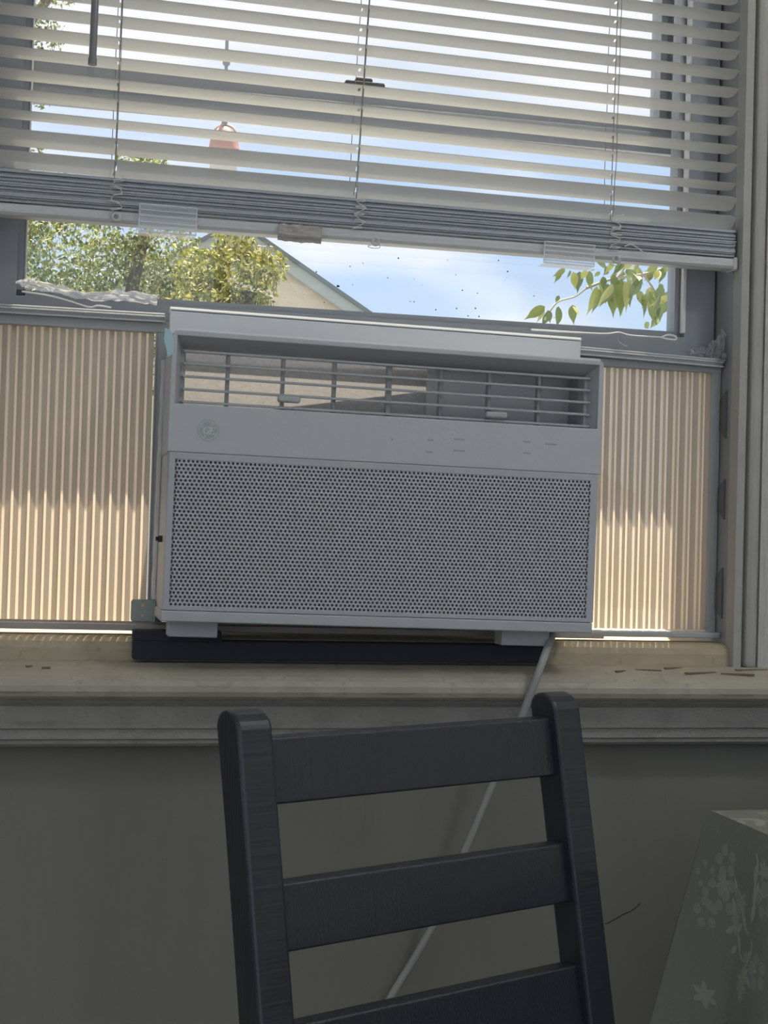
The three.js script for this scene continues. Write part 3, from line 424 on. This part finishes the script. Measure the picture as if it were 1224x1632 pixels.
{
  const T = tag(thing('church_cupola', [3.995, -3, -40]), 'distant cupola with a red-brown flared roof and thin spire', 'tower'), o = 3;
  const red = std([0.50, 0.30, 0.25], 0.7), lathe = (p, n) => new THREE.LatheGeometry(p.map(([r, y]) => new THREE.Vector2(r, y + o)), n);
  mesh('tower_body', bx(-0.36, 0.36, 0, 12.15 + o, -0.36, 0.36), std([0.6, 0.57, 0.5], 0.9), T);
  const rf = mesh('cupola_roof', tr(lathe([[0.001, 12.1], [0.53, 12.1], [0.47, 12.33], [0.42, 12.6], [0.40, 12.72], [0.001, 12.72]], 8), 0, 0, 0, 0, Math.PI / 8, 0), red, T);
  for (let k = 0; k < 4; k++) mesh('cap_rib', tube([[0.36, 12.72, 0], [0.33, 12.85, 0], [0.22, 12.97, 0], [0.06, 13.03, 0]].map(([x, y, z]) => [x * Math.cos(k * 1.5708 + 0.5), y + o, x * Math.sin(k * 1.5708 + 0.5)]), 0.035, 16, 6), red, rf);
  mesh('cap_dome', lathe([[0.27, 12.7], [0.26, 12.84], [0.18, 12.94], [0.05, 13.0], [0.001, 13.0]], 12), std([0.8, 0.66, 0.55], 0.4), rf);
  mesh('finial', lathe([[0.001, 15.65], [0.05, 15.6], [0.055, 15.0], [0.11, 14.93], [0.11, 14.82], [0.05, 14.76], [0.05, 13.3], [0.09, 13.1], [0.06, 12.95], [0.001, 12.9]], 10), std([0.25, 0.27, 0.28], 0.6), T);
}
const leafGeo = (() => { // small folded leaf, about 1 long
  const p = [[0, 0, 0], [0.26, 0.35, 0.06], [-0.26, 0.35, 0.06], [0, 0.42, -0.02], [0, 1, 0.05]], g = new THREE.BufferGeometry();
  g.setAttribute('position', new THREE.Float32BufferAttribute(p.flat(), 3)); g.setIndex([0, 1, 3, 0, 3, 2, 1, 4, 3, 3, 4, 2]); g.computeVertexNormals(); return g;
})();
function tree(name, base, trunkPts, lobes, count, size, tint, label) {
  const T = tag(thing(name, base), label, 'tree', null), im = new THREE.InstancedMesh(leafGeo, M.leaf, count), m = new THREE.Matrix4(), q = new THREE.Quaternion(), e = new THREE.Euler(), col = new THREE.Color();
  mesh('trunk', trunkPts.map((t) => tube(t.slice(0, -1), t[t.length - 1], 20, 7)), M.bark, T);
  const vol = lobes.map((l) => l[3] ** 2), sum = vol.reduce((a, b) => a + b);
  for (let i = 0; i < count; i++) {
    let r = rnd() * sum, k = 0; while (r > vol[k] && k < lobes.length - 1) r -= vol[k++];
    const [x, y, z, R] = lobes[k], a = rr(0, 6.2832), u = rr(-1, 1), d = R * (0.35 + 0.65 * Math.cbrt(rnd())), w = Math.sqrt(1 - u * u);
    const px = x + Math.cos(a) * w * d, py = y + u * d * 0.8, pz = z + Math.sin(a) * w * d;
    e.set(rr(-1.6, 1.6), rr(0, 6.28), rr(1.6, 4.7)); q.setFromEuler(e); const s = size * rr(0.7, 1.3);
    m.compose(new THREE.Vector3(px, py, pz), q, new THREE.Vector3(s, s, s)); im.setMatrixAt(i, m);
    const v = rr(0.35, 1.5), yl = rnd(); col.setRGB(v * (tint[0] + 0.35 * yl), v * tint[1], v * tint[2]); im.setColorAt(i, col);
  }
  im.name = 'foliage'; im.userData.kind = 'stuff'; shade(im); T.add(im); return T;
}
const lobesFrom = (list) => list;
tree('leafy_tree', [-0.5, -3, -9.6], [[[0, 0, 0], [0.05, 2, 0], [0, 4.2, 0.1], [0.1, 5.8, 0], 0.06], [[0, 3.8, 0.1], [0.5, 5.4, 0.2], [0.7, 6.4, 0], 0.05]],
  [[0.1, 6.15, 0.1, 0.55], [-0.4, 5.9, 0.2, 0.6], [0.55, 6.0, 0, 0.5], [0.85, 6.25, -0.1, 0.36], [0.2, 5.5, 0.3, 0.6], [0.75, 5.5, 0.1, 0.45], [-0.6, 6.4, -0.2, 0.45], [-0.05, 6.6, 0, 0.32], [0.72, 6.85, 0.1, 0.22], [0.62, 7.0, 0, 0.16], [-0.5, 5.2, 0, 0.6], [1.0, 5.8, 0, 0.3]], 24000, 0.047, [0.9, 1, 1.0], 'broad leafy green tree directly outside, on the left of the gable');
tree('leafy_tree', [0.95, -3, -9.0], [[[0, 0, 0], [0.03, 2.5, 0], [-0.05, 4.6, 0], [0, 5.9, 0], 0.08]],
  [[-0.1, 6.0, 0, 0.33], [0.1, 6.1, 0.05, 0.2], [-0.3, 5.75, 0.1, 0.3], [0.0, 5.7, 0, 0.28], [-0.1, 6.25, 0, 0.18], [-0.35, 6.05, 0, 0.22], [0.05, 5.3, 0, 0.3]], 6500, 0.047, [1.1, 1.08, 0.8], 'yellow-green young tree standing before the tan gable');
tree('sparse_tree', [-1.5, -3, -10.5], [[[0, 0, 0], [0.1, 3, 0], [0.1, 6, 0], [0.4, 8.2, 0], 0.13], [[0.1, 5.5, 0], [0.5, 6.9, 0], [0.75, 7.3, 0], 0.04], [[0.2, 6.8, 0], [0.6, 8, 0], [0.95, 8.6, 0], 0.04]],
  [[0.75, 7.15, 0, 0.22], [0.5, 7.0, 0, 0.3], [0.85, 8.15, 0, 0.24], [0.6, 8.4, 0, 0.35], [1.0, 8.65, 0, 0.22], [0.3, 7.8, 0, 0.5], [0.85, 7.7, 0, 0.14], [0.2, 8.8, 0, 0.5]], 5200, 0.042, [0.55, 0.72, 0.8], 'thin dark-leaved tree seen between the slats at left');
{ // branch with long hanging leaves, near the window
  const T = tag(thing('hanging_branch_tree', [2.9, -3, -3.2]), 'slender tree whose leafy branch hangs before the sky', 'tree');
  const rel = (p) => [p[0] - 2.9, p[1] + 3, p[2] + 3.2];
  mesh('trunk', tube([[0, 0, 0], [0.05, 2, 0], [0, 4, 0.05], [-0.05, 5.6, 0]], 0.07, 30, 9), M.bark, T);
  const twig = std([0.42, 0.40, 0.33], 0.8);
  mesh('branch', [tube([[2.88, 1.6, -3.18], [2.5, 1.95, -3.1], [2.0, 2.1, -3.02], [1.75, 2.07, -3], [1.617, 2.03, -3], [1.52, 2.012, -3], [1.47, 1.994, -3], [1.411, 1.969, -3]].map(rel), 0.006, 40, 6), tube([[1.411, 1.969, -3], [1.372, 1.938, -3], [1.293, 1.906, -2.97], [1.262, 1.87, -2.96], [1.245, 1.838, -2.96]].map(rel), 0.0035, 24, 6), tube([[1.617, 2.04, -3], [1.66, 1.99, -3], [1.69, 1.94, -3]].map(rel), 0.004, 16, 6), tube([[1.47, 1.994, -3], [1.53, 2.02, -3], [1.56, 2.07, -3]].map(rel), 0.0045, 16, 6)], twig, T);
  const leaves = [[1.337, 2.043, -3.063, 1.317, 1.994, -3.06], [1.341, 2.038, -3.031, 1.299, 2.008, -3.025], [1.348, 2.018, -2.97, 1.37, 1.963, -2.996], [1.427, 2.05, -3.117, 1.412, 1.977, -3.097], [1.461, 2.051, -3.058, 1.447, 2.043, -3.074], [1.376, 1.967, -2.881, 1.382, 1.947, -2.883], [1.42, 1.963, -2.919, 1.396, 1.868, -2.921], [1.453, 1.968, -2.967, 1.438, 1.885, -2.988], [1.478, 1.984, -2.968, 1.466, 1.918, -2.946], [1.499, 1.981, -2.994, 1.511, 1.879, -2.98], [1.515, 1.98, -2.959, 1.538, 1.884, -2.985], [1.546, 1.984, -2.938, 1.545, 1.907, -2.933], [1.576, 1.999, -3.048, 1.594, 1.952, -3.076], [1.554, 2.032, -2.912, 1.551, 1.989, -2.914], [1.586, 1.964, -2.947, 1.593, 1.909, -2.925], [1.602, 1.951, -2.949, 1.606, 1.872, -2.923], [1.675, 1.978, -3.025, 1.647, 1.954, -3.007], [1.68, 1.967, -3.013, 1.661, 1.861, -2.987], [1.643, 2.032, -2.909, 1.639, 2.003, -2.933], [1.726, 2.021, -3.087, 1.745, 2.001, -3.104], [1.27, 1.915, -2.888, 1.26, 1.892, -2.892], [1.248, 1.889, -2.97, 1.185, 1.845, -2.982], [1.253, 1.89, -2.998, 1.237, 1.838, -3.005], [1.289, 1.883, -3.036, 1.261, 1.833, -3.031], [1.301, 1.894, -2.98, 1.294, 1.822, -2.956], [1.344, 1.898, -2.956, 1.339, 1.833, -2.931], [1.332, 1.886, -2.914, 1.343, 1.855, -2.885], [1.455, 2.03, -2.913, 1.435, 2.0, -2.886], [1.481, 2.015, -2.903, 1.47, 1.991, -2.899], [1.44, 2.021, -2.949, 1.427, 2.004, -2.966], [1.444, 1.997, -2.92, 1.434, 1.935, -2.916], [1.571, 2.048, -3.052, 1.572, 2.014, -3.078], [1.531, 2.007, -2.915, 1.53, 1.96, -2.886], [1.652, 2.062, -3.099, 1.641, 2.009, -3.081], [1.64, 2.052, -3.021, 1.661, 2.009, -3.042], [1.673, 2.055, -3.049, 1.662, 2.017, -3.033], [1.606, 1.95, -2.911, 1.598, 1.902, -2.938], [1.648, 1.944, -2.973, 1.645, 1.91, -3.0], [1.657, 1.936, -2.948, 1.658, 1.895, -2.958], [1.651, 1.901, -2.909, 1.64, 1.854, -2.88], [1.686, 1.883, -2.999, 1.649, 1.843, -2.969], [1.655, 1.869, -3.046, 1.682, 1.85, -3.071], [1.4, 2.028, -2.976, 1.392, 1.999, -3.004], [1.376, 2.043, -3.073, 1.368, 2.015, -3.078], [1.481, 1.962, -2.973, 1.51, 1.919, -2.994], [1.625, 2.062, -3.11, 1.634, 1.991, -3.088], [1.537, 2.059, -3.045, 1.547, 2.031, -3.017], [1.236, 1.865, -2.905, 1.249, 1.825, -2.912]];
  const lm = [[0.20, 0.26, 0.07], [0.25, 0.30, 0.08], [0.38, 0.40, 0.12], [0.15, 0.21, 0.08]].map((c) => phys(c, 0.5, { transmission: 0.4, thickness: 0, side: THREE.DoubleSide }));
  const lg = (() => { const g = new THREE.PlaneGeometry(1, 1, 4, 8), p = g.attributes.position; for (let i = 0; i < p.count; i++) { const v = 0.5 - p.getY(i), u = p.getX(i), w = 0.4 * Math.pow(Math.sin(Math.PI * Math.pow(v, 0.7)), 0.9) * (1 - 0.55 * sstep(v, 0.55, 0.9)); p.setXYZ(i, u * w, -v, 0.1 * Math.abs(u) * w * 2 - 0.12 * v * v); } g.computeVertexNormals(); return g; })();
  for (const l of leaves.slice()) if (l[1] > 1.93 && l[0] > 1.4) leaves.push([l[0] + rr(-0.03, 0.03), l[1] + rr(-0.012, 0.02), l[2] + rr(0.04, 0.12), l[3] + rr(-0.03, 0.03), l[4] + rr(-0.012, 0.02), l[5] + rr(0.04, 0.12)]);
  leaves.forEach((l, i) => {
    const a = V(rel(l.slice(0, 3))), b = V(rel(l.slice(3))), d = b.clone().sub(a), L = d.length(), o = mesh('leaf', lg, lm[i % 4], T);
    o.position.copy(a); o.quaternion.setFromUnitVectors(new THREE.Vector3(0, -1, 0), d.normalize()); o.rotateY(rr(-0.9, 0.9)); const k = L * 1.12, wf = L < 0.05 ? 1.3 : 1; o.scale.set(k * wf, k, k);
  });
}

scene.traverse((o) => { if (o.isMesh) { o.castShadow = true; o.receiveShadow = true; } });
renderer.render(scene, camera);
